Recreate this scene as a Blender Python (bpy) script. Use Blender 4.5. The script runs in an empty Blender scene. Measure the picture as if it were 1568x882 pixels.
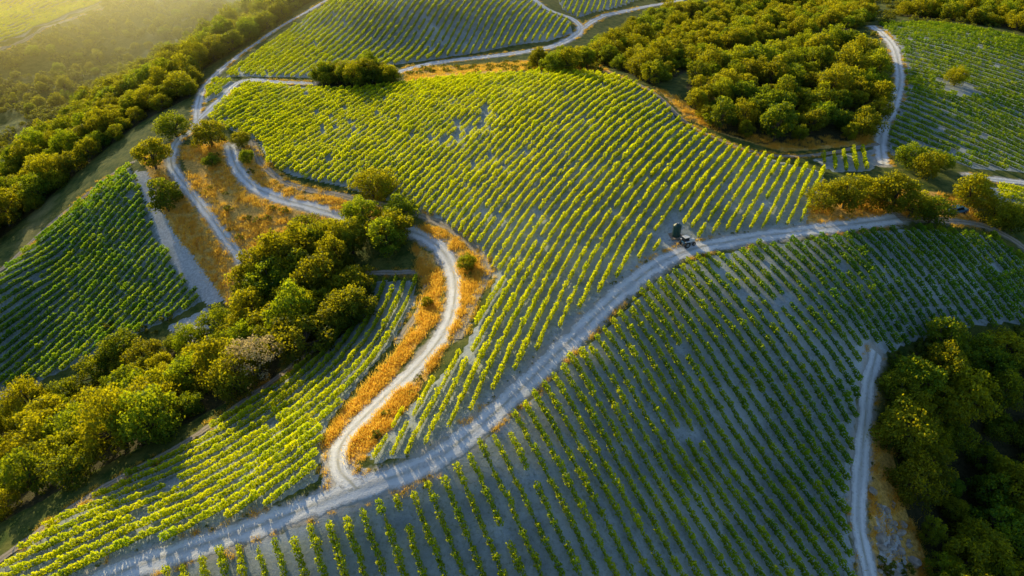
import bpy, bmesh, math, numpy as np
from mathutils import Vector
rng=np.random.default_rng(7)
scene=bpy.context.scene
W,HH=1568.0,882.0; F=24/36*W
PITCH=math.radians(35); CP,SP=math.cos(PITCH),math.sin(PITCH); CAMZ=75.0
SUN_AZ=math.radians(-33); SUN_EL=math.radians(18.5)

# ---------------------------------------------------------------- helpers
def rdir(u,v):
    a=(u-W/2)/F; b=(HH/2-v)/F
    return a, CP+b*SP, -SP+b*CP
def hashf(ix,iy,s):
    h=(ix.astype(np.int64)*374761393+iy.astype(np.int64)*668265263+s*982451653)&0x7fffffff
    h=((h^(h>>13))*1274126177)&0x7fffffff
    return ((h^(h>>16))&0xffff)/65535.0
def vnoise(x,y,s=0):
    x=np.asarray(x,float);y=np.asarray(y,float)
    ix=np.floor(x);iy=np.floor(y);fx=x-ix;fy=y-iy
    fx=fx*fx*(3-2*fx);fy=fy*fy*(3-2*fy)
    a=hashf(ix,iy,s);b=hashf(ix+1,iy,s);c=hashf(ix,iy+1,s);d=hashf(ix+1,iy+1,s)
    return (a*(1-fx)+b*fx)*(1-fy)+(c*(1-fx)+d*fx)*fy
def fbm(x,y,s=0,o=4):
    r=0;a=.5
    for i in range(o):
        r=r+a*vnoise(x*2**i,y*2**i,s+i*17);a*=.5
    return r
def sstep(a,b,x):
    t=np.clip((x-a)/(b-a),0,1);return t*t*(3-2*t)

# ---------------------------------------------------------------- terrain heights (estimated spot heights, left block steepened to fall in shade)
CTRL=[(180,880,-6),(530,740,0),(700,680,1),(850,560,2),(960,450,3),(1060,380,4),(1200,360,4.5),(1340,340,4.5),(1500,335,2),
(880,880,-6),(1310,860,-15.5),(1330,560,-5.5),(1450,600,-13),(1568,882,-28),(1568,400,-3),(1568,560,-11),(1100,700,-9),(1450,450,-3),
(450,882,-4.5),(620,860,-4.5),(1150,520,-1.8),(1400,700,-17),
(0,850,-12),(180,720,-9),(400,590,-7),(550,480,-5),(640,430,-3),(300,760,-5.5),(470,660,-3.5),
(590,600,-1),(690,450,-.3),(650,365,-1.2),(430,300,-2.5),(352,225,0),(305,160,2),(370,122,3),
(450,480,-8.5),(300,540,-15),(100,680,-21),(0,720,-23),(330,460,-13),(200,260,-2.5),(100,400,-17),(0,600,-29),(0,420,-17),
(320,330,-5),(270,230,-1),(365,390,-8.5),(420,360,-5),(100,290,-12),(200,190,-5),(0,370,-20),(300,110,-2),(400,40,1),
(100,150,-36),(0,250,-33),(200,80,-32),(0,60,-25),(0,0,-19),(150,10,-22),(300,30,-20),
(600,0,12),(600,100,2),(880,40,0),(750,10,8),(700,90,-1),(880,115,10),(760,118,8.5),(600,130,4.5),(500,0,10),(420,45,4),
(1000,50,-6),(1000,0,-5),(1180,130,6),(1200,220,3),(1050,190,5.5),(1180,50,1),(960,110,5),
(1375,110,4),(1350,240,2.5),(1450,150,4),(1568,50,4),(1568,200,0),(1450,55,6),(1568,270,0),(1500,10,-2),(1300,10,-4),
(400,200,.5),(620,200,4),(850,200,9),(1000,200,8),(1150,280,5),(620,290,.5),(800,300,5),(1000,310,6),(740,420,.6),(820,450,2.6),(650,620,.3),
(784,1050,-11),(0,1050,-14),(1568,1050,-32),(-300,500,-28),(-300,200,-38),(1850,400,-9),(1850,150,-2),(1800,800,-36)]
cp=[]
for u,v,z in CTRL:
    a,f,g=rdir(u,v);t=(z-CAMZ)/g
    cp.append((a*t,f*t,z))
cp=np.array(cp);PX=cp[:,:2]/100;n=len(cp)
def tps(d2): return .5*d2*np.log(d2+1e-9)
D2=((PX[:,None]-PX[None])**2).sum(-1)
A=np.zeros((n+3,n+3));A[:n,:n]=tps(D2)+np.eye(n)*.004
A[:n,n]=1;A[n,:n]=1;A[:n,n+1:]=PX;A[n+1:,:n]=PX.T
sol=np.linalg.solve(A,np.concatenate([cp[:,2],[0,0,0]]))
def axis(lo,hi,st,g,lim0,lim1):
    c=list(np.arange(lo,hi,st));s=st;x=c[-1]
    while x<lim1: s*=g;x+=s;c.append(x)
    s=st;x=c[0];l=[]
    while x>lim0: s*=g;x-=s;l.append(x)
    return np.array(l[::-1]+c)
gx=axis(-175,150,.7,1.045,-5000,5000);gy=axis(28,265,.7,1.035,-3000,7000)
GX,GY=np.meshgrid(gx,gy,indexing='ij')
def raw_h(x,y):
    out=np.zeros(x.shape)
    for i in range(n):
        d2=(x/100-PX[i,0])**2+(y/100-PX[i,1])**2
        out+=sol[i]*tps(d2)
    out+=sol[n]+sol[n+1]*x/100+sol[n+2]*y/100
    return out
ZR=np.clip(raw_h(GX,GY),-60,35)
rr=np.hypot(GX,GY-190)
wf=sstep(330,620,rr)
hills=-12+55*(fbm(GX/420+9,GY/420+3,5,4)-.45)
GZ=ZR*(1-wf)+hills*wf
rough=np.clip(sstep(150,260,np.hypot(GX-60,(GY-150)*.8)),0,1)
GZ+=(fbm(GX/14,GY/14,3,3)-.45)*.7+rough*(fbm(GX/28,GY/28,8,4)-.45)*11*sstep(90,170,-GX)
def hz(x,y):
    x=np.asarray(x,float);y=np.asarray(y,float)
    i=np.clip(np.searchsorted(gx,x)-1,0,len(gx)-2);j=np.clip(np.searchsorted(gy,y)-1,0,len(gy)-2)
    fx=np.clip((x-gx[i])/(gx[i+1]-gx[i]),0,1);fy=np.clip((y-gy[j])/(gy[j+1]-gy[j]),0,1)
    return (GZ[i,j]*(1-fx)+GZ[i+1,j]*fx)*(1-fy)+(GZ[i,j+1]*(1-fx)+GZ[i+1,j+1]*fx)*fy
TT=np.arange(50,620,.5)
def G(u,v,h=0.0):
    a,f,g=rdir(u,v)
    z=CAMZ+TT*g;d=z-(hz(a*TT,f*TT)+h)
    k=np.argmax(d<0)
    if d[k]>=0: k=len(TT)-1
    t=TT[k]
    if k>0: t=TT[k-1]+(TT[k]-TT[k-1])*d[k-1]/(d[k-1]-d[k]+1e-9)
    return (a*t,f*t)
def world(poly): return np.array([G(u,v) for u,v in poly])
def smooth(pts,step=.5):
    pts=np.array(pts,float)
    P=np.vstack([2*pts[0]-pts[1],pts,2*pts[-1]-pts[-2]]);out=[]
    for i in range(1,len(P)-2):
        L=np.linalg.norm(P[i+1]-P[i]);m=max(2,int(L/step))
        for k in range(m):
            t=k/m
            out.append(.5*((2*P[i])+(-P[i-1]+P[i+1])*t+(2*P[i-1]-5*P[i]+4*P[i+1]-P[i+2])*t*t+(-P[i-1]+3*P[i]-3*P[i+1]+P[i+2])*t**3))
    out.append(P[-2]);return np.array(out)
def inside(x,y,poly):
    r=np.zeros(np.shape(x),bool);m=len(poly)
    for i in range(m):
        x0,y0=poly[i];x1,y1=poly[(i+1)%m]
        if y0==y1: continue
        c=((y0>y)!=(y1>y))&(x<(x1-x0)*(y-y0)/(y1-y0)+x0)
        r^=c
    return r

# ---------------------------------------------------------------- materials
def newmat(name):
    m=bpy.data.materials.new(name);m.use_nodes=True;nt=m.node_tree;nt.nodes.clear()
    return m,nt,nt.nodes,nt.links
def mixc(ns,ln,fac,a,b,bt='MIX'):
    m=ns.new('ShaderNodeMix');m.data_type='RGBA';m.blend_type=bt
    for s,v in ((0,fac),(6,a),(7,b)):
        if isinstance(v,(float,int)): m.inputs[s].default_value=v
        elif isinstance(v,tuple): m.inputs[s].default_value=(*v,1)
        else: ln.new(v,m.inputs[s])
    return m.outputs[2]
def ramp(ns,ln,src,a,b):
    r=ns.new('ShaderNodeMapRange');r.interpolation_type='SMOOTHSTEP'
    r.inputs[1].default_value=a;r.inputs[2].default_value=b
    ln.new(src,r.inputs[0]);return r.outputs[0]
def math2(ns,ln,op,a,b):
    m=ns.new('ShaderNodeMath');m.operation=op
    for i,v in enumerate((a,b)):
        if isinstance(v,(float,int)): m.inputs[i].default_value=v
        else: ln.new(v,m.inputs[i])
    return m.outputs[0]
def noise(ns,ln,vec,scale,detail=4,rough=.6):
    t=ns.new('ShaderNodeTexNoise');t.inputs['Scale'].default_value=scale;t.inputs['Detail'].default_value=detail;t.inputs['Roughness'].default_value=rough
    ln.new(vec,t.inputs['Vector']);return t.outputs['Fac']
def attr(ns,name,ty='GEOMETRY'):
    t=ns.new('ShaderNodeAttribute');t.attribute_type=ty;t.attribute_name=name;return t.outputs['Fac']
def finish(ns,ln,col,rough=.95,bump=None,bs=.3,bd=.1,metal=0,spec=.15):
    p=ns.new('ShaderNodeBsdfPrincipled');o=ns.new('ShaderNodeOutputMaterial')
    if isinstance(col,tuple): p.inputs['Base Color'].default_value=(*col,1)
    else: ln.new(col,p.inputs['Base Color'])
    p.inputs['Roughness'].default_value=rough;p.inputs['Metallic'].default_value=metal
    p.inputs['Specular IOR Level'].default_value=spec
    if bump is not None:
        b=ns.new('ShaderNodeBump');b.inputs['Strength'].default_value=bs;b.inputs['Distance'].default_value=bd
        ln.new(bump,b.inputs['Height']);ln.new(b.outputs[0],p.inputs['Normal'])
    ln.new(p.outputs[0],o.inputs[0])

def ground_mat():
    m,nt,ns,ln=newmat('terrain_ground')
    pos=ns.new('ShaderNodeTexCoord').outputs['Object']
    n1=noise(ns,ln,pos,.05,5);n2=noise(ns,ln,pos,.35,5,.65);n3=noise(ns,ln,pos,1.8,5,.7);n4=noise(ns,ln,pos,6,4,.7)
    base=mixc(ns,ln,ramp(ns,ln,n2,.35,.65),(.05,.09,.015),(.17,.18,.04))
    base=mixc(ns,ln,ramp(ns,ln,n1,.58,.76),base,(.30,.27,.10))
    base=mixc(ns,ln,ramp(ns,ln,n3,.5,.75),base,(.035,.06,.014))
    soil=mixc(ns,ln,ramp(ns,ln,n2,.3,.7),(.34,.39,.42),(.54,.60,.63))
    soil=mixc(ns,ln,math2(ns,ln,'MULTIPLY',ramp(ns,ln,n3,.48,.70),.7),soil,(.22,.25,.16))
    soil=mixc(ns,ln,math2(ns,ln,'MULTIPLY',ramp(ns,ln,n1,.50,.66),.85),soil,(.66,.71,.74))
    soil=mixc(ns,ln,math2(ns,ln,'MULTIPLY',ramp(ns,ln,n4,.5,.8),.6),soil,(.16,.18,.12))
    cov=math2(ns,ln,'MULTIPLY',attr(ns,'cover'),ramp(ns,ln,n3,.2,.6))
    soil=mixc(ns,ln,cov,soil,mixc(ns,ln,n2,(.08,.11,.06),(.20,.22,.12)))
    gold=mixc(ns,ln,ramp(ns,ln,n3,.35,.65),(.52,.30,.07),(.92,.58,.15))
    gold=mixc(ns,ln,ramp(ns,ln,n2,.56,.76),gold,(.22,.20,.06))
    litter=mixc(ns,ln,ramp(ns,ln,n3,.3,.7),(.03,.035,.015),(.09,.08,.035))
    pale=mixc(ns,ln,ramp(ns,ln,n3,.35,.7),(.48,.48,.47),(.74,.74,.73))
    def mask(name,s=.35):
        a=attr(ns,name);a=math2(ns,ln,'ADD',a,math2(ns,ln,'MULTIPLY',math2(ns,ln,'SUBTRACT',n3,.5),s*2))
        return ramp(ns,ln,a,.35,.65)
    c=mixc(ns,ln,mask('gold'),base,gold)
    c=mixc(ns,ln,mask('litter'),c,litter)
    c=mixc(ns,ln,mask('soil',.2),c,soil)
    c=mixc(ns,ln,mask('pale',.6),c,pale)
    rd=attr(ns,'road_d')
    rd=math2(ns,ln,'ADD',rd,math2(ns,ln,'MULTIPLY',math2(ns,ln,'SUBTRACT',n2,.5),3.5))
    rd=math2(ns,ln,'ADD',rd,math2(ns,ln,'MULTIPLY',math2(ns,ln,'SUBTRACT',n3,.5),1.6))
    sh=ramp(ns,ln,rd,1.1,-.3)
    c=mixc(ns,ln,sh,c,mixc(ns,ln,n3,(.38,.35,.30),(.68,.64,.58)))
    finish(ns,ln,c,.95,math2(ns,ln,'ADD',n3,math2(ns,ln,'MULTIPLY',n4,.5)),.6,.25)
    return m
def road_mat(name,k,tint):
    m,nt,ns,ln=newmat(name)
    pos=ns.new('ShaderNodeTexCoord').outputs['Object']
    n2=noise(ns,ln,pos,.4,4);n3=noise(ns,ln,pos,2.2,5,.7);n4=noise(ns,ln,pos,7,4,.7)
    lat=attr(ns,'lat')
    q=lambda c:tuple(min(1,x*k*t) for x,t in zip(c,tint))
    c=mixc(ns,ln,ramp(ns,ln,n2,.3,.7),q((.64,.65,.65)),q((.86,.87,.87)))
    c=mixc(ns,ln,ramp(ns,ln,n3,.5,.72),c,q((.48,.47,.45)))
    al=math2(ns,ln,'ABSOLUTE',lat,0.0)
    tr=ramp(ns,ln,math2(ns,ln,'ABSOLUTE',math2(ns,ln,'SUBTRACT',al,.48),0.0),.26,.05)
    c=mixc(ns,ln,math2(ns,ln,'MULTIPLY',tr,.65),c,q((.92,.93,.93)))
    ce=ramp(ns,ln,al,.24,.02)
    c=mixc(ns,ln,math2(ns,ln,'MULTIPLY',math2(ns,ln,'MULTIPLY',ce,ramp(ns,ln,n2,.3,.6)),.75),c,q((.42,.40,.30)))
    ed=ramp(ns,ln,math2(ns,ln,'ADD',al,math2(ns,ln,'MULTIPLY',math2(ns,ln,'SUBTRACT',n3,.5),.7)),.78,1.0)
    c=mixc(ns,ln,math2(ns,ln,'MULTIPLY',ed,.8),c,q((.42,.40,.35)))
    finish(ns,ln,c,.95,math2(ns,ln,'ADD',n3,math2(ns,ln,'MULTIPLY',n4,.5)),.7,.2)
    return m
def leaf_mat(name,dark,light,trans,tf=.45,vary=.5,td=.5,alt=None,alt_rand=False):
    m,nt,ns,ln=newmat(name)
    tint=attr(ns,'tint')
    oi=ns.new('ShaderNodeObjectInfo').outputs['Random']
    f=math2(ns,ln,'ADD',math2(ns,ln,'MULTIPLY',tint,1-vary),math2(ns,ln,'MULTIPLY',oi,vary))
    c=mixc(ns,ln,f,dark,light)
    tc=mixc(ns,ln,f,tuple(x*td for x in trans),trans)
    if alt:
        if alt_rand:
            hx=math2(ns,ln,'FRACT',math2(ns,ln,'MULTIPLY',oi,7.31),0.0);ft=ramp(ns,ln,hx,.35,.95)
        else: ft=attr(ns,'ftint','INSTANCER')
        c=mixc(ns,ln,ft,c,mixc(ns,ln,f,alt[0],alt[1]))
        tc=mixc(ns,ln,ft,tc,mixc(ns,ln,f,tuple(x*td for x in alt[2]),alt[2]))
    p=ns.new('ShaderNodeBsdfPrincipled');ln.new(c,p.inputs['Base Color']);p.inputs['Roughness'].default_value=.6;p.inputs['Specular IOR Level'].default_value=.2
    t=ns.new('ShaderNodeBsdfTranslucent');ln.new(tc,t.inputs[0])
    x=ns.new('ShaderNodeMixShader');x.inputs[0].default_value=tf
    ln.new(p.outputs[0],x.inputs[1]);ln.new(t.outputs[0],x.inputs[2])
    o=ns.new('ShaderNodeOutputMaterial');ln.new(x.outputs[0],o.inputs[0]);return m
def plain(name,col,rough=.7,metal=0,var=.25,sc=3.0):
    m,nt,ns,ln=newmat(name)
    pos=ns.new('ShaderNodeTexCoord').outputs['Object']
    n=noise(ns,ln,pos,sc,5)
    c=mixc(ns,ln,ramp(ns,ln,n,.3,.7),tuple(x*(1-var) for x in col),tuple(min(1,x*(1+var)) for x in col))
    finish(ns,ln,c,rough,n,.2,.02,metal,.4);return m
M_ground=ground_mat();M_road=road_mat('dirt_road_dust',1.0,(1,1,1));M_track=road_mat('dirt_track_brown',.52,(1,.86,.68))
M_vine=leaf_mat('vine_leaf',(.035,.15,.02),(.30,.48,.03),(1,1,.01),.72,.3,.6,((.02,.10,.02),(.06,.22,.035),(.34,.58,.02)))  # second colour set: darker leaves, shade painted onto the shaded blocks
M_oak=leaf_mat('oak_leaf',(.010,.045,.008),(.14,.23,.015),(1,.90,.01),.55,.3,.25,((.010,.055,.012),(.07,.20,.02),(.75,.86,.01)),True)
M_pale=leaf_mat('grey_oak_leaf',(.34,.29,.16),(.58,.50,.30),(.95,.75,.3),.45)
M_shrub=leaf_mat('shrub_leaf',(.03,.07,.015),(.10,.18,.03),(.7,.66,.02),.45)
M_grass=leaf_mat('dry_grass_blade',(.72,.42,.08),(.96,.62,.14),(1,.70,.08),.6,.5,.85)
M_bark=plain('oak_bark',(.09,.07,.05),.9)
M_rock=plain('pale_rock',(.40,.36,.30),.9,0,.35,1.2)

# ---------------------------------------------------------------- roads
ROADS=[
 (3.6,0,[(120,905),(180,878),(300,837),(420,797),(535,752),(640,716),(715,668),(795,598),(868,527),(935,462),(1000,410),(1060,382),(1130,368),(1240,352),(1340,339),(1375,334)]),
 (3.2,0,[(545,748),(518,715),(528,672),(585,612),(645,555),(685,500),(697,445),(690,405),(668,375),(630,355),(570,345),(495,322),(430,304),(388,285),(362,255),(352,222)]),
 (2.6,0,[(372,398),(325,335),(285,285),(262,250),(272,215),(300,195),(304,160),(316,130),(350,97),(420,47),(500,0),(530,-20)]),
 (2.6,0,[(300,188),(340,150),(372,124),(430,126),(480,128)]),
 (3.4,0,[(600,115),(640,102),(700,92),(800,80),(855,68),(888,48),(878,30),(835,12),(810,-8)]),
 (2.8,0,[(888,46),(925,24),(980,12),(1045,0),(1080,-10)]),
 (3.2,0,[(1335,40),(1368,72),(1378,118),(1368,162),(1350,205),(1352,252)]),
 (2.8,0,[(1342,540),(1330,590),(1324,650),(1318,720),(1314,790),(1328,870),(1345,940)]),
 (2.6,0,[(1480,268),(1530,276),(1620,284)]),
 (2.0,1,[(386,215),(402,252),(445,283),(530,302),(620,322),(690,350),(730,385),(745,418),(728,455),(700,520)]),
 (1.8,1,[(930,112),(1000,142),(1050,188),(1110,218),(1180,238),(1260,236),(1345,220)]),
 (1.6,1,[(-80,470),(0,414),(70,350),(140,292),(205,248)]),
 (1.6,1,[(548,420),(600,418),(650,422),(645,470),(612,520)]),
 (1.6,1,[(555,470),(470,545),(380,610),(280,680),(150,752),(0,858),(-80,910)]),
 (2.0,1,[(1375,334),(1440,338),(1500,345),(1555,370),(1600,410)]),
 (2.6,0,[(-60,640),(0,606),(50,592)]),
 (3.0,1,[(-60,110),(0,76),(60,48),(120,26),(190,0),(240,-20)]),
]
DR=np.full(GX.shape,20.0);verge=[]
def mk(name,co,faces,mats,attrs={},smooth_=True,mi=None,link=True):
    me=bpy.data.meshes.new(name)
    co=np.asarray(co,np.float32);faces=np.asarray(faces,np.int32);k=faces.shape[1]
    me.vertices.add(len(co));me.vertices.foreach_set('co',co.ravel())
    me.loops.add(faces.size);me.loops.foreach_set('vertex_index',faces.ravel())
    me.polygons.add(len(faces));me.polygons.foreach_set('loop_start',np.arange(0,faces.size,k,dtype=np.int32))
    me.polygons.foreach_set('use_smooth',np.full(len(faces),smooth_))
    for mt in mats: me.materials.append(mt)
    if mi is not None: me.polygons.foreach_set('material_index',np.asarray(mi,np.int32))
    for a,b in attrs.items():
        at=me.attributes.new(a,'FLOAT','POINT');at.data.foreach_set('value',np.asarray(b,np.float32).ravel())
    me.update(calc_edges=True);me.validate()
    ob=bpy.data.objects.new(name,me)
    if link: scene.collection.objects.link(ob)
    return ob
def drape_mesh(name,grid,mat,lat):
    nu,nv,_=grid.shape
    idx=np.arange(nu*nv).reshape(nu,nv)
    f=np.stack([idx[:-1,:-1],idx[1:,:-1],idx[1:,1:],idx[:-1,1:]],-1).reshape(-1,4)
    return mk(name,grid.reshape(-1,3),f,[mat],attrs={'lat':lat.reshape(-1)})
lift=.05
for w,mtype,px in ROADS:
    c=smooth(world(px),.4)
    for _ in range(6): c[1:-1]=(c[:-2]+2*c[1:-1]+c[2:])/4
    t=np.gradient(c,axis=0);t/=np.linalg.norm(t,axis=1)[:,None]+1e-9
    nr=np.stack([t[:,1],-t[:,0]],1)
    for x,y in c:
        i0,i1=np.searchsorted(gx,[x-9,x+9]);j0,j1=np.searchsorted(gy,[y-9,y+9])
        s=DR[i0:i1,j0:j1];np.minimum(s,np.hypot(GX[i0:i1,j0:j1]-x,GY[i0:i1,j0:j1]-y)-w/2+(.7 if mtype else 0),out=s)
    lat=np.linspace(-1,1,11);arc=np.cumsum(np.r_[0,np.linalg.norm(np.diff(c,axis=0),axis=1)])
    hwL=w/2*(1+.4*(fbm(arc/1.5,arc*0+w,1,4)-.5)*2);hwR=w/2*(1+.4*(fbm(arc/1.5,arc*0+w,9,4)-.5)*2)
    off=np.where(lat[None]<0,lat[None]*hwL[:,None],lat[None]*hwR[:,None])
    gxy=c[:,None]+nr[:,None]*off[...,None]
    z=hz(gxy[...,0],gxy[...,1])+lift-.035*(np.abs(lat)[None]>.95)-.04*np.exp(-((np.abs(lat)[None]-.48)/.15)**2)
    lift+=.006
    drape_mesh('dirt_track' if mtype else 'dirt_road',np.concatenate([gxy,z[...,None]],-1),M_track if mtype else M_road,np.repeat(lat[None],len(c),0))
    k=np.repeat(np.arange(len(c)),2);sd=rng.choice([-1,1],len(k))
    verge.append(c[k]+nr[k]*(sd*(w/2+np.abs(rng.normal(0,.45,len(k)))))[:,None])
verge=np.vstack(verge)

# ---------------------------------------------------------------- vineyard blocks
def pang(a,b):
    A=np.array(G(*a));B=np.array(G(*b));d=B-A;return math.atan2(d[1],d[0])
FA=[(318,178),(375,130),(470,134),(530,138),(615,130),(700,120),(800,114),(900,113),(955,124),(1005,150),(1045,192),(1100,217),(1170,240),(1262,264),(1256,300),(1232,344),(1130,360),(1055,373),(995,400),(925,450),(855,518),(785,588),(705,655),(640,698),(578,708),(562,697),(590,660),(645,605),(705,545),(740,480),(757,430),(750,400),(722,368),(675,340),(620,315),(560,296),(500,280),(445,268),(412,248),(395,215),(355,200)]
FB=[(230,882),(330,850),(440,812),(560,768),(650,733),(735,683),(820,608),(890,538),(955,477),(1015,424),(1070,397),(1140,382),(1250,367),(1340,353),(1440,352),(1520,364),(1568,400),(1640,440),(1620,500),(1480,500),(1400,522),(1335,548),(1312,600),(1306,700),(1296,790),(1308,860),(1320,960),(60,960)]
FC=[(565,430),(640,430),(632,470),(604,520),(555,580),(500,650),(490,700),(484,738),(420,772),(330,812),(240,847),(150,880),(-60,950),(-100,920),(0,866),(90,800),(200,728),(300,672),(400,602),(480,548),(545,495),(575,460)]
FD=[(198,256),(214,290),(246,370),(292,438),(310,460),(268,486),(180,525),(80,575),(0,600),(-80,630),(-150,520),(-60,462),(0,420),(70,356),(140,298)]
FE=[(345,118),(400,78),(455,38),(510,2),(560,-30),(795,-30),(825,12),(872,32),(876,52),(840,63),(760,75),(690,86),(615,98),(590,100),(490,100),(480,120),(400,118)]
FF=[(1345,40),(1420,36),(1500,45),(1568,62),(1640,80),(1640,272),(1568,264),(1490,258),(1440,240),(1365,238),(1362,215),(1376,170),(1390,120),(1380,75)]
FG=[(1245,244),(1343,228),(1345,252),(1330,262),(1275,264)]
FH=[(312,132),(335,122),(362,126),(345,142),(314,158)]
FI=[(850,-10),(1000,-12),(960,6),(905,20),(885,27),(862,15)]
FJ=[(1515,287),(1640,292),(1640,330),(1575,318),(1530,305)]
FK=[(-80,60),(0,66),(60,40),(120,18),(165,0),(150,-30),(-80,-30)]
# name, outline, row direction, row spacing, height scale, canopy width scale, leaf darkening (0 pale .. 1 dark, paints shade into shaded blocks), ground cover
FIELDS=[
 ('A',FA,('curve',world([(560,790),(700,520),(800,360),(900,240),(985,165)])),2.05,1.0,.86,.08,.1),
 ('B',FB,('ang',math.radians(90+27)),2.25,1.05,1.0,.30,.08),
 ('C',FC,('curve',world([(655,360),(612,490),(540,590),(410,690),(230,790),(0,895),(-100,935)])),2.15,1.0,.85,.25,.3),
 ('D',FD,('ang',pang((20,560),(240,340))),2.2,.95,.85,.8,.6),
 ('E',FE,('ang',pang((420,100),(520,15))),2.5,.95,.85,.15,.1),
 ('F',FF,('ang',pang((1385,120),(1560,185))),3.7,.9,.9,.55,.35),
 ('G',FG,('ang',math.radians(70)),2.4,1.0,.9,.3,.2),('H',FH,('ang',pang((315,150),(350,125))),2.2,.9,.9,.2,.2),
 ('I',FI,('ang',math.radians(80)),2.5,.9,.9,.3,.2),('J',FJ,('ang',pang((1520,290),(1560,300))),2.5,1.0,.9,.1,.2),
 ('K',FK,('ang',pang((0,60),(100,20))),3.2,1.0,1,.2,.5)]
BARE=[(G(1465,138),5.5),(G(1035,362),3.6),(G(1050,378),3)]
THIN=[(G(735,190),5),(G(690,205),5)]
vp=[];fieldmask=np.zeros(GX.shape);cover=np.zeros(GX.shape)
STEP=2.0
for nm,poly,(kind,par),sp,sc,wsc,ft,cv in FIELDS:
    wp=world(poly)
    ins=inside(GX,GY,wp);fieldmask=np.maximum(fieldmask,ins.astype(float));cover=np.where(ins,cv,cover)
    lo=wp.min(0);hi=wp.max(0);ctr=(lo+hi)/2;R=np.linalg.norm(hi-lo)/2+5
    if kind=='ang':
        d=np.array([math.cos(par),math.sin(par)]);nn=np.array([-d[1],d[0]])
        base=ctr+np.arange(-R,R,1.0)[:,None]*d;nrm=np.repeat(nn[None],len(base),0)
        ks=np.arange(-int(R/sp)-1,int(R/sp)+2)
    else:
        c=smooth(par,1.0)
        for _ in range(60): c[1:-1]=(c[:-2]+2*c[1:-1]+c[2:])/4
        t=c[-1]-c[-8];t/=np.linalg.norm(t);t0=c[0]-c[8];t0/=np.linalg.norm(t0)
        c=np.vstack([(c[0]+t0*np.arange(1,80)[:,None])[::-1],c,c[-1]+t*np.arange(1,80)[:,None]])
        base=c;tt=np.gradient(c,axis=0)
        for _ in range(60): tt[1:-1]=(tt[:-2]+2*tt[1:-1]+tt[2:])/4
        tt/=np.linalg.norm(tt,axis=1)[:,None];nrm=np.stack([-tt[:,1],tt[:,0]],1)
        ks=np.arange(-100,100)
    for k in ks:
        ln_=base+nrm*(k*sp)
        arc=np.cumsum(np.r_[0,np.linalg.norm(np.diff(ln_,axis=0),axis=1)])
        s=np.arange(rng.random()*STEP,arc[-1],STEP)
        x=np.interp(s,arc,ln_[:,0]);y=np.interp(s,arc,ln_[:,1])
        dx=np.interp(s+.9,arc,ln_[:,0])-np.interp(s-.9,arc,ln_[:,0]);dy=np.interp(s+.9,arc,ln_[:,1])-np.interp(s-.9,arc,ln_[:,1])
        m=inside(x,y,wp)
        if m.sum()<2: continue
        x=x[m];y=y[m];a=np.arctan2(dy,dx)[m]
        i=np.clip(np.searchsorted(gx,x),0,len(gx)-1);j=np.clip(np.searchsorted(gy,y),0,len(gy)-1)
        vig=fbm(x/17,y/17,31,3)*1.5+.18*vnoise(x/3,y/3,4)
        keep=(DR[i,j]>.9)&(rng.random(len(x))>.012+.07*sstep(.6,.3,vig))
        for (bx,by),br in BARE: keep&=np.hypot(x-bx,(y-by)*.7)>br*(.6+.6*rng.random(len(x)))
        for (bx,by),br in THIN:
            h_=np.hypot(x-bx,(y-by)*.7)<br*(.6+.6*rng.random(len(x)));keep&=~(h_&(rng.random(len(x))<.25));vig=np.where(h_,vig*.6,vig)
        x=x[keep];y=y[keep];a=a[keep];vig=vig[keep]
        x=x+rng.normal(0,.06,len(x));y=y+rng.normal(0,.06,len(x))
        s0=sc*np.clip(.70+.42*vig,.76,1.12)*rng.uniform(.82,1.12,len(x))
        ca,sa=np.cos(a)*.7,np.sin(a)*.7
        pit=np.arctan2(hz(x+ca,y+sa)-hz(x-ca,y-sa),1.4)
        fv=np.clip(ft+.5*(fbm(x/25,y/25,61,3)-.45)+rng.normal(0,.12,len(x))+(.55*sstep(10,70,x) if nm=='B' else 0)+(.35*sstep(95,120,y) if nm=='C' else 0),0,1)  # B darkens to the right, C at its far end: shade painted into leaves
        vp.append(np.stack([x,y,hz(x,y)-.03,a,s0,pit,s0*wsc,fv],1))
vp=np.vstack(vp)

# ---------------------------------------------------------------- plant meshes
def quads(c,nrm,size,r):
    n=len(c)
    nrm=nrm/np.linalg.norm(nrm,axis=1)[:,None]
    t=np.cross(nrm,r.normal(size=(n,3)));t/=np.linalg.norm(t,axis=1)[:,None];b=np.cross(nrm,t)
    s=size[:,None]/2
    v=np.stack([c-t*s-b*s*.5,c-b*s*.9+t*s*.5,c+t*s+b*s*.5,c+b*s*.9-t*s*.5],1)
    return v.reshape(-1,3)
def tube(p0,p1,r0,r1,sg=7,mid=0,r=None):
    p0=np.array(p0,float);p1=np.array(p1,float);d=p1-p0;L=np.linalg.norm(d);d/=L
    up=np.array([0,0,1.]) if abs(d[2])<.9 else np.array([1.,0,0])
    a=np.cross(d,up);a/=np.linalg.norm(a);b=np.cross(d,a)
    vs=[];m=5
    off=(r.normal(size=3)*L*.06 if r is not None else np.zeros(3))
    for i in range(m):
        t=i/(m-1);c=p0+d*L*t+off*math.sin(math.pi*t);rad=r0+(r1-r0)*t
        for k in range(sg):
            an=2*math.pi*k/sg;vs.append(c+(a*math.cos(an)+b*math.sin(an))*rad)
    fs=[]
    for i in range(m-1):
        for k in range(sg):
            fs.append((i*sg+k,i*sg+(k+1)%sg,(i+1)*sg+(k+1)%sg,(i+1)*sg+k))
    return np.array(vs),np.array(fs)
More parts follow.
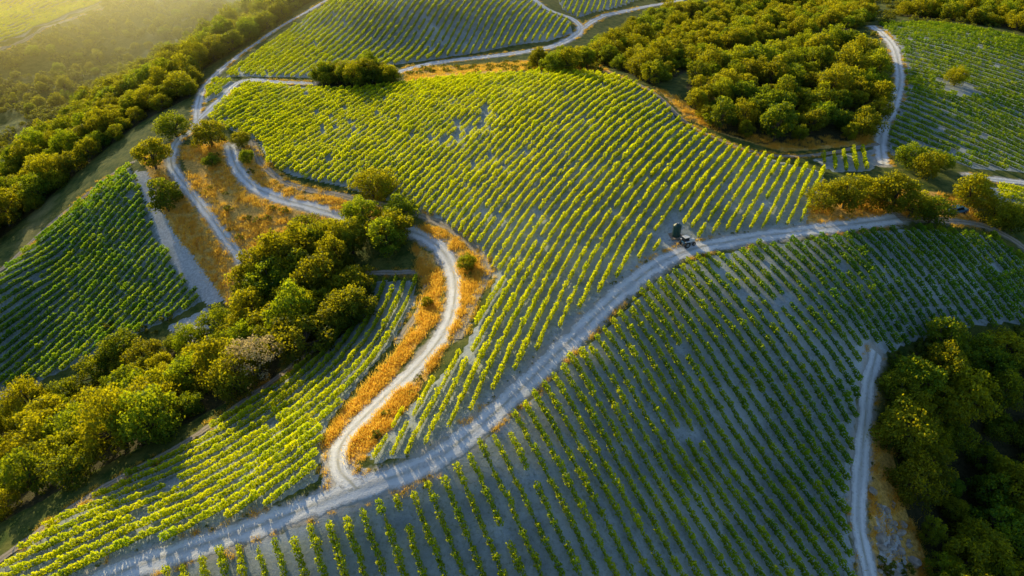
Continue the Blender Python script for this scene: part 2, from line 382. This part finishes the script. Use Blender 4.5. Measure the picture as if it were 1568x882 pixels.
def assemble(name,leafv,tint,tubes,mats,link=False):
    nq=len(leafv)//4
    V=[leafv];Fc=[np.arange(nq*4).reshape(-1,4)];mi=[np.zeros(nq)];T=[np.repeat(tint,4)];o=len(leafv)
    for v,f in tubes:
        V.append(v);Fc.append(f+o);mi.append(np.ones(len(f)));T.append(np.zeros(len(v)));o+=len(v)
    return mk(name,np.vstack(V),np.vstack(Fc),mats,{'tint':np.concatenate(T)},False,np.concatenate(mi),link)
def vine(seed):
    # a two metre length of trellis carrying two vines
    r=np.random.default_rng(seed);LV=[];T=[];tubes=[tube((-1,0,.72),(1,0,.72),.02,.02,4)]
    for cx in (-.5,.5):
        k=r.uniform(.8,1.15)
        if seed%6==1 and cx>0: k*=.6
        n=int(115*k);x=np.clip(r.normal(0,.32,n),-.6,.6)
        wid=.44*k*(1-.4*(np.abs(x)/.6)**2)*(1+.2*np.sin(x*9+seed))
        an=r.uniform(0,2*np.pi,n);y=np.cos(an)*wid*r.uniform(.6,1.15,n)+r.normal(0,.04)
        top=.78+.78*k*(1-.2*(np.abs(x)/.6)**2)+.1*np.sin(x*7+seed*2)
        z=.42+(top-.42)*(.5+.5*np.sin(an))*r.uniform(.8,1.12,n)
        c=np.stack([x+cx,y,z],1);nn=np.stack([r.normal(0,.45,n),np.where(np.cos(an)>0,1,-1)*.9,np.sin(an)*.4],1)+r.normal(0,.35,(n,3))
        LV.append(quads(c,nn,r.uniform(.19,.32,n),r));T.append(r.uniform(0,1,n)*.35+.65*np.clip(z/1.5,0,1)**1.5)  # tint falls off downward: shade low in the row painted into leaf colour
        tubes.append(tube((cx,0,-.25),(cx+.05,.02,.75),.045,.035,5,r=r))
    if seed%3==0: tubes.append(tube((0,0,-.2),(0,0,1.6),.035,.035,5))
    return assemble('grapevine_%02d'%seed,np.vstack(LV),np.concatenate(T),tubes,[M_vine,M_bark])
def oak(name,seed,R,H,nl,per,lm,link=False,leaf=.34):
    r=np.random.default_rng(seed);C=[];NN=[];T=[];tubes=[]
    th=H*.3;tubes.append(tube((0,0,-.8),(r.normal(0,.2),r.normal(0,.2),th),R*.085,R*.06,8,r=r))
    top=tubes[0][0][-8:].mean(0)
    lob=[]
    for i in range(nl):
        ph=i*2.39996+r.normal(0,.4);q=(i+.5)/nl
        ce=1-q*1.6
        se=math.sqrt(max(0,1-ce*ce))
        rad=r.uniform(.45,.95)
        p=np.array([math.cos(ph)*se*R*rad,math.sin(ph)*se*R*rad,H*.46+ce*H*.36*r.uniform(.65,1.3)])
        lob.append((p,R*r.uniform(.14,.33)))
    for i,(p,lr) in enumerate(lob):
        m=int(per*(lr/(R*.31))**2)
        d=r.normal(size=(m,3));d[:,2]+=.45;d/=np.linalg.norm(d,axis=1)[:,None]
        bump=1+.2*np.sin(d[:,0]*7+i)*np.sin(d[:,1]*7+i*2)+.14*np.sin(d[:,2]*11+i)
        c=p+d*(lr*bump*r.uniform(.7,1.12,m))[:,None]*np.array([1,1,.85])
        hh=np.clip((c[:,2]/H-.35)/.5,0,1)*.45+np.clip(d[:,2],0,1)*.55  # high and up-facing leaves tinted lighter: light on the crown painted in
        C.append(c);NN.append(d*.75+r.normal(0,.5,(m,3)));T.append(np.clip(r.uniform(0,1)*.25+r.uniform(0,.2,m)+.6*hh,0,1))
        if i%3==0: tubes.append(tube(top,p-np.array([0,0,lr*.2]),R*.045,R*.012,5,r=r))
    C=np.vstack(C);NN=np.vstack(NN);T=np.concatenate(T)
    return assemble(name,quads(C,NN,r.uniform(.65,1.25,len(C))*leaf,r),T,tubes,[lm,M_bark],link)
def col(name,obs):
    c=bpy.data.collections.new(name)
    for o in obs: c.objects.link(o)
    return c
C_vine=col('vine_plants',[vine(i) for i in range(1,13)])
OR=[4.4,5,3.8,4.7,4.1,5.2];OH=[8,9,8,7.6,9.4,8.6]
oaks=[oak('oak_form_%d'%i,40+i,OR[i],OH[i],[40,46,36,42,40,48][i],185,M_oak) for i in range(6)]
C_oak=col('oak_forms',oaks)
C_shrub=col('shrub_forms',[oak('shrub_form_%d'%i,80+i,1.1,1.5,8,45,M_shrub,leaf=.22) for i in range(4)])
def tuft(seed):
    r=np.random.default_rng(seed);n=50
    b=np.stack([r.normal(0,.4,n),r.normal(0,.4,n),np.full(n,-.03)],1)
    d=np.stack([r.normal(0,.35,n),r.normal(0,.35,n),np.ones(n)],1);h=r.uniform(.15,.5,n)[:,None]
    s=np.stack([r.normal(size=n),r.normal(size=n),np.zeros(n)],1);s/=np.linalg.norm(s,axis=1)[:,None];s*=.045
    v=np.stack([b-s,b+s,b+d*h+s*.3,b+d*h-s*.3],1).reshape(-1,3)
    return assemble('grass_form_%d'%seed,v,r.uniform(0,1,n),[],[M_grass])
C_grass=col('grass_forms',[tuft(i) for i in range(1,5)])
def rock(seed):
    r=np.random.default_rng(seed);bm=bmesh.new();bmesh.ops.create_icosphere(bm,subdivisions=2,radius=.5)
    for v in bm.verts:
        k=1+r.normal(0,.10);v.co=Vector((v.co.x*1.3*k,v.co.y*k,v.co.z*.75*k))
    me=bpy.data.meshes.new('rock_form_%d'%seed);bm.to_mesh(me);bm.free();me.materials.append(M_rock)
    return bpy.data.objects.new('rock_form_%d'%seed,me)
C_rock=col('rock_forms',[rock(i) for i in range(1,5)])

def instancer(name,P,rot,scl,nidx,colc,ft=None):
    n_=len(P)
    me=bpy.data.meshes.new(name);me.vertices.add(n_);me.vertices.foreach_set('co',np.asarray(P,np.float32).ravel())
    a=me.attributes.new('irot','FLOAT_VECTOR','POINT');a.data.foreach_set('vector',np.asarray(rot,np.float32).ravel())
    a=me.attributes.new('iscl','FLOAT_VECTOR','POINT');a.data.foreach_set('vector',np.asarray(scl,np.float32).ravel())
    a=me.attributes.new('iidx','INT','POINT');a.data.foreach_set('value',rng.integers(0,nidx,n_).astype(np.int32))
    if ft is not None:
        a=me.attributes.new('ftint','FLOAT','POINT');a.data.foreach_set('value',np.asarray(ft,np.float32))
    ob=bpy.data.objects.new(name,me);scene.collection.objects.link(ob)
    ng=bpy.data.node_groups.new(name+'_scatter','GeometryNodeTree')
    ng.interface.new_socket('Geometry',in_out='INPUT',socket_type='NodeSocketGeometry')
    ng.interface.new_socket('Geometry',in_out='OUTPUT',socket_type='NodeSocketGeometry')
    ns=ng.nodes;ln=ng.links
    gi=ns.new('NodeGroupInput');go=ns.new('NodeGroupOutput')
    ip=ns.new('GeometryNodeInstanceOnPoints');ci=ns.new('GeometryNodeCollectionInfo')
    ci.inputs['Collection'].default_value=colc;ci.inputs['Separate Children'].default_value=True;ci.inputs['Reset Children'].default_value=True
    def na(nm,dt):
        q=ns.new('GeometryNodeInputNamedAttribute');q.data_type=dt;q.inputs['Name'].default_value=nm
        return [o for o in q.outputs if o.enabled and o.name=='Attribute'][0]
    e=ns.new('FunctionNodeEulerToRotation');ln.new(na('irot','FLOAT_VECTOR'),e.inputs[0])
    ln.new(gi.outputs[0],ip.inputs['Points']);ln.new(ci.outputs[0],ip.inputs['Instance'])
    ip.inputs['Pick Instance'].default_value=True
    ln.new(na('iidx','INT'),ip.inputs['Instance Index']);ln.new(e.outputs[0],ip.inputs['Rotation']);ln.new(na('iscl','FLOAT_VECTOR'),ip.inputs['Scale'])
    ln.new(ip.outputs[0],go.inputs[0])
    md=ob.modifiers.new('scatter','NODES');md.node_group=ng
    return ob
nv=len(vp)
fl=rng.integers(0,2,nv)
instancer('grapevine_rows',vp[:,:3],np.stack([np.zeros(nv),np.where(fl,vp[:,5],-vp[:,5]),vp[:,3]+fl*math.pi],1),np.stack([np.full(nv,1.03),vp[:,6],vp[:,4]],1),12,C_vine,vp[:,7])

# ---------------------------------------------------------------- woodland
WOODS=[([(-60,400),(0,365),(80,298),(150,238),(205,195),(290,150),(305,110),(400,50),(480,0),(440,-10),(350,42),(270,92),(190,140),(120,190),(60,240),(0,300),(-80,350)],4.2,1.0),
([(-60,830),(0,800),(60,770),(150,718),(250,668),(340,620),(420,578),(440,530),(400,500),(330,512),(270,530),(200,545),(150,585),(60,635),(0,660),(-80,690)],4.9,.95),
([(385,500),(375,430),(420,400),(470,385),(530,390),(555,440),(550,490),(500,540),(440,540)],4.4,1.12),
([(1050,130),(1090,105),(1180,85),(1290,75),(1340,95),(1352,135),(1342,190),(1325,212),(1240,226),(1160,220),(1090,198),(1060,165)],5.2,1.0),
([(1375,640),(1420,590),(1500,560),(1620,560),(1760,960),(1460,960),(1425,850),(1375,760)],4.3,.95),
([(900,92),(1000,30),(1150,0),(1300,0),(1340,20),(1310,45),(1200,60),(1100,85),(1030,120),(1000,132),(950,108)],5.0,.85),
([(1375,25),(1420,8),(1600,-5),(1640,60),(1568,50),(1500,38)],5.0,.85),
([(820,108),(830,100),(885,92),(900,108)],4.5,.7),
([(490,130),(492,118),(600,118),(606,128),(560,134)],3.0,.72),
([(-200,380),(0,290),(60,235),(120,185),(190,135),(270,88),(345,38),(300,0),(200,20),(100,60),(0,100),(-200,180)],7.5,.62),
]
wpts=[];littermask=np.zeros(GX.shape)
for q_,(poly,md,sc) in enumerate(WOODS):
    wp=world(poly)
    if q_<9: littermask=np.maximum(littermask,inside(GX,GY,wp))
    lo=wp.min(0);hi=wp.max(0)
    area=(hi-lo).prod();cand=rng.uniform(lo,hi,(int(area/(2.2 if q_<9 else 20)),2));cand=cand[inside(cand[:,0],cand[:,1],wp)]
    if q_==9: cand=cand[fbm(cand[:,0]/35,cand[:,1]/35,55,3)>.42]
    acc=np.zeros((0,2))
    for c in cand:
        if len(acc)==0 or ((acc-c)**2).sum(1).min()>md*md: acc=np.vstack([acc,c])
    for c in acc: wpts.append((c[0],c[1],sc*rng.choice([rng.uniform(.55,.8),rng.uniform(.85,1.2)],p=[.4,.6])))
wpts=np.array(wpts)
nw=len(wpts)
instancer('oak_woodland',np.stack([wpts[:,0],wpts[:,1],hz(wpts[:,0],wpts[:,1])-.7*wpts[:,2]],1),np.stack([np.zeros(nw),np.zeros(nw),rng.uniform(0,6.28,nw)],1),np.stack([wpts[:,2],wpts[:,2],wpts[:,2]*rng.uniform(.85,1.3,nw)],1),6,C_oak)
TREES=[(495,108,3.8),(530,110,4.0),(563,110,4.2),(592,113,3.8),
(230,232,4.6),(264,190,5),(318,203,4.8),(368,212,2.8),(250,300,4.4),(322,245,2.2),(378,240,1.9),
(570,278,5.6),(600,345,4.8),(552,325,4.6),(590,365,4.2),(610,320,4.2),(535,360,4.4),(500,360,4.6),(465,345,4.2),(430,385,4.4),(395,410,4.6),(400,440,4.4),(490,420,5.2),(520,470,5.0),(540,430,4.4),
(1268,298,4.2),(1300,292,4.4),(1340,290,4.6),(1372,296,4.4),(1400,312,4.4),(1432,318,4.2),(1395,240,4),(1422,252,3.8),(1442,245,3.2),
(1492,292,4.2),(1530,322,4.6),(1558,330,4.4),(1465,118,3.4),(1450,515,4.2),(1500,545,4.4),(1405,575,4.4),(1378,595,3.8),(1545,530,4.4),(715,403,2.0),(655,462,1.2),(848,95,4),(872,92,3.6)]
for k,(u,v,R) in enumerate(TREES):
    src=oaks[k%6];s=R/OR[k%6]
    x,y=G(u,v,OH[k%6]*s*.45)
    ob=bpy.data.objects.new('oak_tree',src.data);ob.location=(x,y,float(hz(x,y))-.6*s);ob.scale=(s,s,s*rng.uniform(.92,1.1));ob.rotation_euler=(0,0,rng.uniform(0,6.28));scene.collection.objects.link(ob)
x,y=G(388,545,5);gt=oak('grey_oak_tree',99,4.6,9,28,150,M_pale,True,.3);gt.location=(x,y,float(hz(x,y))+.8)

# ---------------------------------------------------------------- ground masks, shrubs, dry grass
BANK=[(1335,750),(1372,765),(1400,830),(1425,900),(1410,960),(1355,960),(1340,850)]
GOLD=[[(275,225),(350,215),(352,250),(372,285),(420,310),(490,330),(540,350),(480,380),(430,370),(380,400),(330,335),(290,285)],
[(385,215),(402,240),(450,280),(540,305),(620,325),(640,350),(560,335),(480,315),(420,298),(385,275),(365,240)],
[(640,345),(690,350),(735,385),(748,420),(725,470),(640,600),(560,705),(530,705),(545,660),(640,565),(690,500),(700,430),(680,385)],
[(632,375),(665,390),(680,430),(670,490),(600,580),(530,650),(500,700),(492,690),(515,640),(590,560),(640,500),(650,440)],
[(1240,300),(1400,290),(1470,300),(1500,340),(1340,338),(1230,350)],[(1330,640),(1360,650),(1385,770),(1430,880),(1430,950),(1345,950),(1335,850)],
[(1000,132),(1050,180),(1120,210),(1200,232),(1330,222),(1330,205),(1200,215),(1090,190),(1040,150)],
[(620,100),(900,85),(940,112),(800,108),(620,125)],
[(215,235),(262,250),(290,300),(372,400),(350,470),(310,410),(262,350),(225,262)]]
PALE=[[(205,262),(225,262),(262,350),(310,410),(345,462),(318,468),(292,440),(246,372)],[(255,500),(320,470),(340,500),(290,530)],[(490,690),(520,690),(560,720),(580,745),(520,770),(495,755)],
[(1340,770),(1362,775),(1385,850),(1395,920),(1360,930),(1345,850)]]
gm=np.zeros(GX.shape);pm=np.zeros(GX.shape);gp=[]
for gi_,poly in enumerate(GOLD):
    wp=world(poly);gm=np.maximum(gm,inside(GX,GY,wp));lo=wp.min(0);hi=wp.max(0)
    c=rng.uniform(lo,hi,(int((hi-lo).prod()*(3.6 if gi_ in (2,3) else 1.0)),2));c=c[inside(c[:,0],c[:,1],wp)];gp.append(c)
for poly in PALE: pm=np.maximum(pm,inside(GX,GY,world(poly)))
gp=np.vstack(gp)
def dr(x,y):
    return DR[np.clip(np.searchsorted(gx,x),0,len(gx)-1),np.clip(np.searchsorted(gy,y),0,len(gy)-1)]
keep=(dr(gp[:,0],gp[:,1])>.15)&(fbm(gp[:,0]/5,gp[:,1]/5,12,3)>.26+.2*rng.random(len(gp)));gp=gp[keep]
vg=verge[(rng.random(len(verge))<.55)&(fbm(verge[:,0]/6,verge[:,1]/6,91,3)>.42)&(dr(verge[:,0],verge[:,1])>-.1)]
gp=np.vstack([gp,vg])
ng_=len(gp)
sc=rng.uniform(.7,1.5,ng_);sc[-len(vg):]*=.65
instancer('dry_grass',np.stack([gp[:,0],gp[:,1],hz(gp[:,0],gp[:,1])],1),np.stack([np.zeros(ng_),np.zeros(ng_),rng.uniform(0,6.28,ng_)],1),np.stack([sc,sc,sc*1.15],1),4,C_grass)
BR=[([(-300,400),(-60,350),(0,300),(60,240),(120,190),(190,140),(270,90),(350,40),(430,-20),(200,-20),(120,30),(0,85),(-300,200)],.10,(.9,2.8)),
(GOLD[0],.02,(.5,1.3)),(GOLD[1],.015,(.5,1.1)),(GOLD[2],.04,(.4,1.0)),(GOLD[4],.03,(.5,1.2)),(GOLD[5],.12,(.6,1.5)),(GOLD[6],.06,(.5,1.3)),(GOLD[7],.06,(.6,1.5)),
([(850,90),(1000,20),(1000,-20),(1100,-20),(1400,-10),(1340,60),(1020,120),(940,110)],.08,(.8,2)),
([(1300,-20),(1650,-30),(1650,60),(1400,35)],.08,(.8,2)),
([(150,500),(330,470),(440,540),(340,600),(150,620)],.05,(.6,1.6)),
([(1350,560),(1400,532),(1480,508),(1600,505),(1600,560),(1480,560),(1400,600),(1345,640)],.25,(.7,2.0))]
sp_=[]
for poly,den,(a,b) in BR:
    wp=world(poly);lo=wp.min(0);hi=wp.max(0);c=rng.uniform(lo,hi,(int((hi-lo).prod()*den),2));c=c[inside(c[:,0],c[:,1],wp)]
    c=c[(dr(c[:,0],c[:,1])>.8)]
    nn=fbm(c[:,0]/22,c[:,1]/22,77,3)>.36;c=c[nn]
    sp_.append(np.c_[c,rng.uniform(a,b,len(c))])
vs_=verge[(rng.random(len(verge))<.10)&(dr(verge[:,0],verge[:,1])>.1)];sp_.append(np.c_[vs_,rng.uniform(.15,.38,len(vs_))])
sp_=np.vstack(sp_);ns_=len(sp_)
print('vines',nv,'woods',nw,'grass',ng_,'shrubs',ns_)
instancer('chaparral_shrubs',np.stack([sp_[:,0],sp_[:,1],hz(sp_[:,0],sp_[:,1])-.1*sp_[:,2]],1),np.stack([np.zeros(ns_),np.zeros(ns_),rng.uniform(0,6.28,ns_)],1),np.stack([sp_[:,2],sp_[:,2],sp_[:,2]*.8],1),4,C_shrub)
rk=[]
for poly,den in ((BANK,.5),(PALE[1],.12),([(365,455),(395,455),(395,485),(368,490)],.2)):
    wp=world(poly);lo=wp.min(0);hi=wp.max(0);c=rng.uniform(lo,hi,(int((hi-lo).prod()*den),2));c=c[inside(c[:,0],c[:,1],wp)];rk.append(c)
rk=np.vstack(rk);rk=rk[dr(rk[:,0],rk[:,1])>.5];nr_=len(rk);rs=rng.gamma(2,.35,nr_)+.25
instancer('rocks',np.stack([rk[:,0],rk[:,1],hz(rk[:,0],rk[:,1])],1),rng.uniform(0,6.28,(nr_,3))*np.array([.08,.08,1]),np.stack([rs,rs,rs],1),4,C_rock)

nxg,nyg=GX.shape
idx=np.arange(nxg*nyg).reshape(nxg,nyg)
fq=np.stack([idx[:-1,:-1],idx[1:,:-1],idx[1:,1:],idx[:-1,1:]],-1).reshape(-1,4)
mk('terrain',np.stack([GX,GY,GZ],-1).reshape(-1,3),fq,[M_ground],{'soil':fieldmask,'cover':cover,'gold':gm.astype(float),'pale':pm.astype(float),'litter':littermask.astype(float),'road_d':DR})

# ---------------------------------------------------------------- equipment
M_tank=plain('green_tank_plastic',(.02,.07,.06),.45);M_steel=plain('galvanised_steel',(.35,.36,.36),.4,.7);M_rub=plain('tyre_rubber',(.03,.03,.03),.9)
M_wood=plain('weathered_timber',(.28,.22,.16),.85);M_white=plain('white_paint',(.7,.7,.68),.35);M_blue=plain('blue_paint',(.06,.16,.28),.3);M_glass=plain('dark_glass',(.02,.025,.03),.1)
def part(parent,name,bmf,mat,loc=(0,0,0),rot=(0,0,0),bev=0):
    me=bpy.data.meshes.new(name);bm=bmesh.new();bmf(bm)
    if bev: bmesh.ops.bevel(bm,geom=bm.edges[:],offset=bev,segments=2,affect='EDGES')
    bm.to_mesh(me);bm.free();me.materials.append(mat)
    ob=bpy.data.objects.new(name,me);ob.location=loc;ob.rotation_euler=rot;ob.parent=parent;scene.collection.objects.link(ob);return ob
def box(sx,sy,sz,taper=1.0):
    def f(bm):
        bmesh.ops.create_cube(bm,size=1)
        for v in bm.verts:
            k=taper if v.co.z>0 else 1
            v.co=Vector((v.co.x*sx*k,v.co.y*sy*(k*.5+.5),v.co.z*sz))
    return f
def cyl(r,h,r2=None,s=24):
    def f(bm): bmesh.ops.create_cone(bm,cap_ends=True,segments=s,radius1=r,radius2=r if r2 is None else r2,depth=h)
    return f
def empty(name,u,v,rz):
    e=bpy.data.objects.new(name,None);x,y=G(u,v);e.location=(x,y,float(hz(x,y)));e.rotation_euler=(0,0,rz);scene.collection.objects.link(e);return e
def wheel(e,k,x,y,r,w):
    part(e,'wheel_%d'%k,cyl(r,w),M_rub,(x,y,r),(math.pi/2,0,0),.03)
    part(e,'hub_%d'%k,cyl(r*.5,w+.03),M_steel,(x,y,r),(math.pi/2,0,0))
e=empty('water_tank',1035,362,.2)
part(e,'pad',box(2.6,2.6,.2),M_wood,(0,0,.08),bev=.03)
part(e,'shell',cyl(.8,2.4),M_tank,(0,0,1.38),bev=.03);part(e,'dome',cyl(.8,.42,.3),M_tank,(0,0,2.79));part(e,'lid',cyl(.26,.14),M_steel,(0,0,3.07))
for i in range(4): part(e,'rib_%d'%i,cyl(.84,.08),M_tank,(0,0,.6+i*.55))
part(e,'outlet_pipe',cyl(.07,.9,s=10),M_steel,(1.2,0,.35),(0,math.pi/2,0));part(e,'fill_pipe',cyl(.06,3.0,s=10),M_steel,(-.93,0,1.5))
e=empty('tractor',1052,376,.45)
part(e,'hood',box(1.5,.75,.6,.92),M_white,(.85,0,1.05),bev=.08);part(e,'chassis',box(2.8,.5,.3),M_steel,(.1,0,.68),bev=.03)
part(e,'cab_base',box(1.2,1.05,.45),M_blue,(-.6,0,1.05),bev=.04);part(e,'cab_glass',box(1.15,1.05,.85,.88),M_glass,(-.6,0,1.72),bev=.03);part(e,'cab_roof',box(1.25,1.15,.1),M_white,(-.6,0,2.2),bev=.03)
part(e,'grille',box(.05,.6,.45),M_rub,(1.63,0,1.02));part(e,'exhaust',cyl(.04,.9,s=10),M_steel,(.9,.25,1.75))
for k,(x,y,r,w_) in enumerate([(-.65,.78,.68,.36),(-.65,-.78,.68,.36),(1.15,.62,.42,.24),(1.15,-.62,.42,.24)]):
    wheel(e,k,x,y,r,w_)
    if k<2: part(e,'fender_%d'%k,box(1.1,.38,.08),M_white,(-.65,y,1.42),bev=.02)
def car(name,u,v,rz,mat):
    e=empty(name,u,v,rz)
    part(e,'body',box(4.6,1.85,.62),mat,(0,0,.72),bev=.12)
    part(e,'cabin',box(2.7,1.68,.6,.76),M_glass,(-.25,0,1.3),bev=.08);part(e,'roof',box(1.95,1.4,.06),mat,(-.25,0,1.63),bev=.02)
    part(e,'bumper_front',box(.12,1.7,.2),M_steel,(2.33,0,.5));part(e,'bumper_rear',box(.12,1.7,.2),M_steel,(-2.33,0,.5))
    for k,(x,y) in enumerate([(-1.45,.84),(-1.45,-.84),(1.45,.84),(1.45,-.84)]): wheel(e,k,x,y,.36,.26)
car('parked_car',1464,326,.3,M_blue)

# ---------------------------------------------------------------- thin haze bank in the far valley, thinning outward
m,nt,ns,ln=newmat('valley_haze')
tc=ns.new('ShaderNodeTexCoord');vl=ns.new('ShaderNodeVectorMath');vl.operation='LENGTH';ln.new(tc.outputs['Object'],vl.inputs[0])
den=math2(ns,ln,'MULTIPLY',ramp(ns,ln,vl.outputs['Value'],1.0,.1),.0065)
vs=ns.new('ShaderNodeVolumeScatter');vs.inputs['Color'].default_value=(1,.86,.28,1);vs.inputs['Anisotropy'].default_value=.82;ln.new(den,vs.inputs['Density'])
o=ns.new('ShaderNodeOutputMaterial');ln.new(vs.outputs[0],o.inputs['Volume'])
bm=bmesh.new();bmesh.ops.create_icosphere(bm,subdivisions=4,radius=1);me=bpy.data.meshes.new('valley_haze');bm.to_mesh(me);bm.free();me.materials.append(m)
hb=bpy.data.objects.new('valley_haze',me);hb.scale=(260,220,85);hb.location=(-130,400,8);scene.collection.objects.link(hb)

# ---------------------------------------------------------------- light + camera
w=bpy.data.worlds.new('World');scene.world=w;w.use_nodes=True
nt=w.node_tree;sky=nt.nodes.new('ShaderNodeTexSky');sky.sky_type='NISHITA';sky.sun_disc=False
sky.sun_elevation=SUN_EL;sky.sun_rotation=SUN_AZ%(2*math.pi);sky.ozone_density=2.5
bg=nt.nodes['Background'];bg.inputs[1].default_value=.15;nt.links.new(sky.outputs[0],bg.inputs[0])
L=bpy.data.lights.new('sun','SUN');L.energy=5;L.angle=math.radians(.5);L.color=(1,.81,.44)
lo=bpy.data.objects.new('sun',L);S=Vector((math.sin(SUN_AZ)*math.cos(SUN_EL),math.cos(SUN_AZ)*math.cos(SUN_EL),math.sin(SUN_EL)))
lo.rotation_euler=S.to_track_quat('Z','Y').to_euler();lo.location=(0,0,200);scene.collection.objects.link(lo)
cam=bpy.data.cameras.new('camera');cam.lens=24;cam.sensor_width=36;cam.clip_end=20000;cam.clip_start=.5
co=bpy.data.objects.new('camera',cam);co.location=(0,0,CAMZ);co.rotation_euler=(math.pi/2-PITCH,0,0);scene.collection.objects.link(co);scene.camera=co
scene.view_settings.view_transform='Standard';scene.view_settings.look='None';scene.view_settings.exposure=0
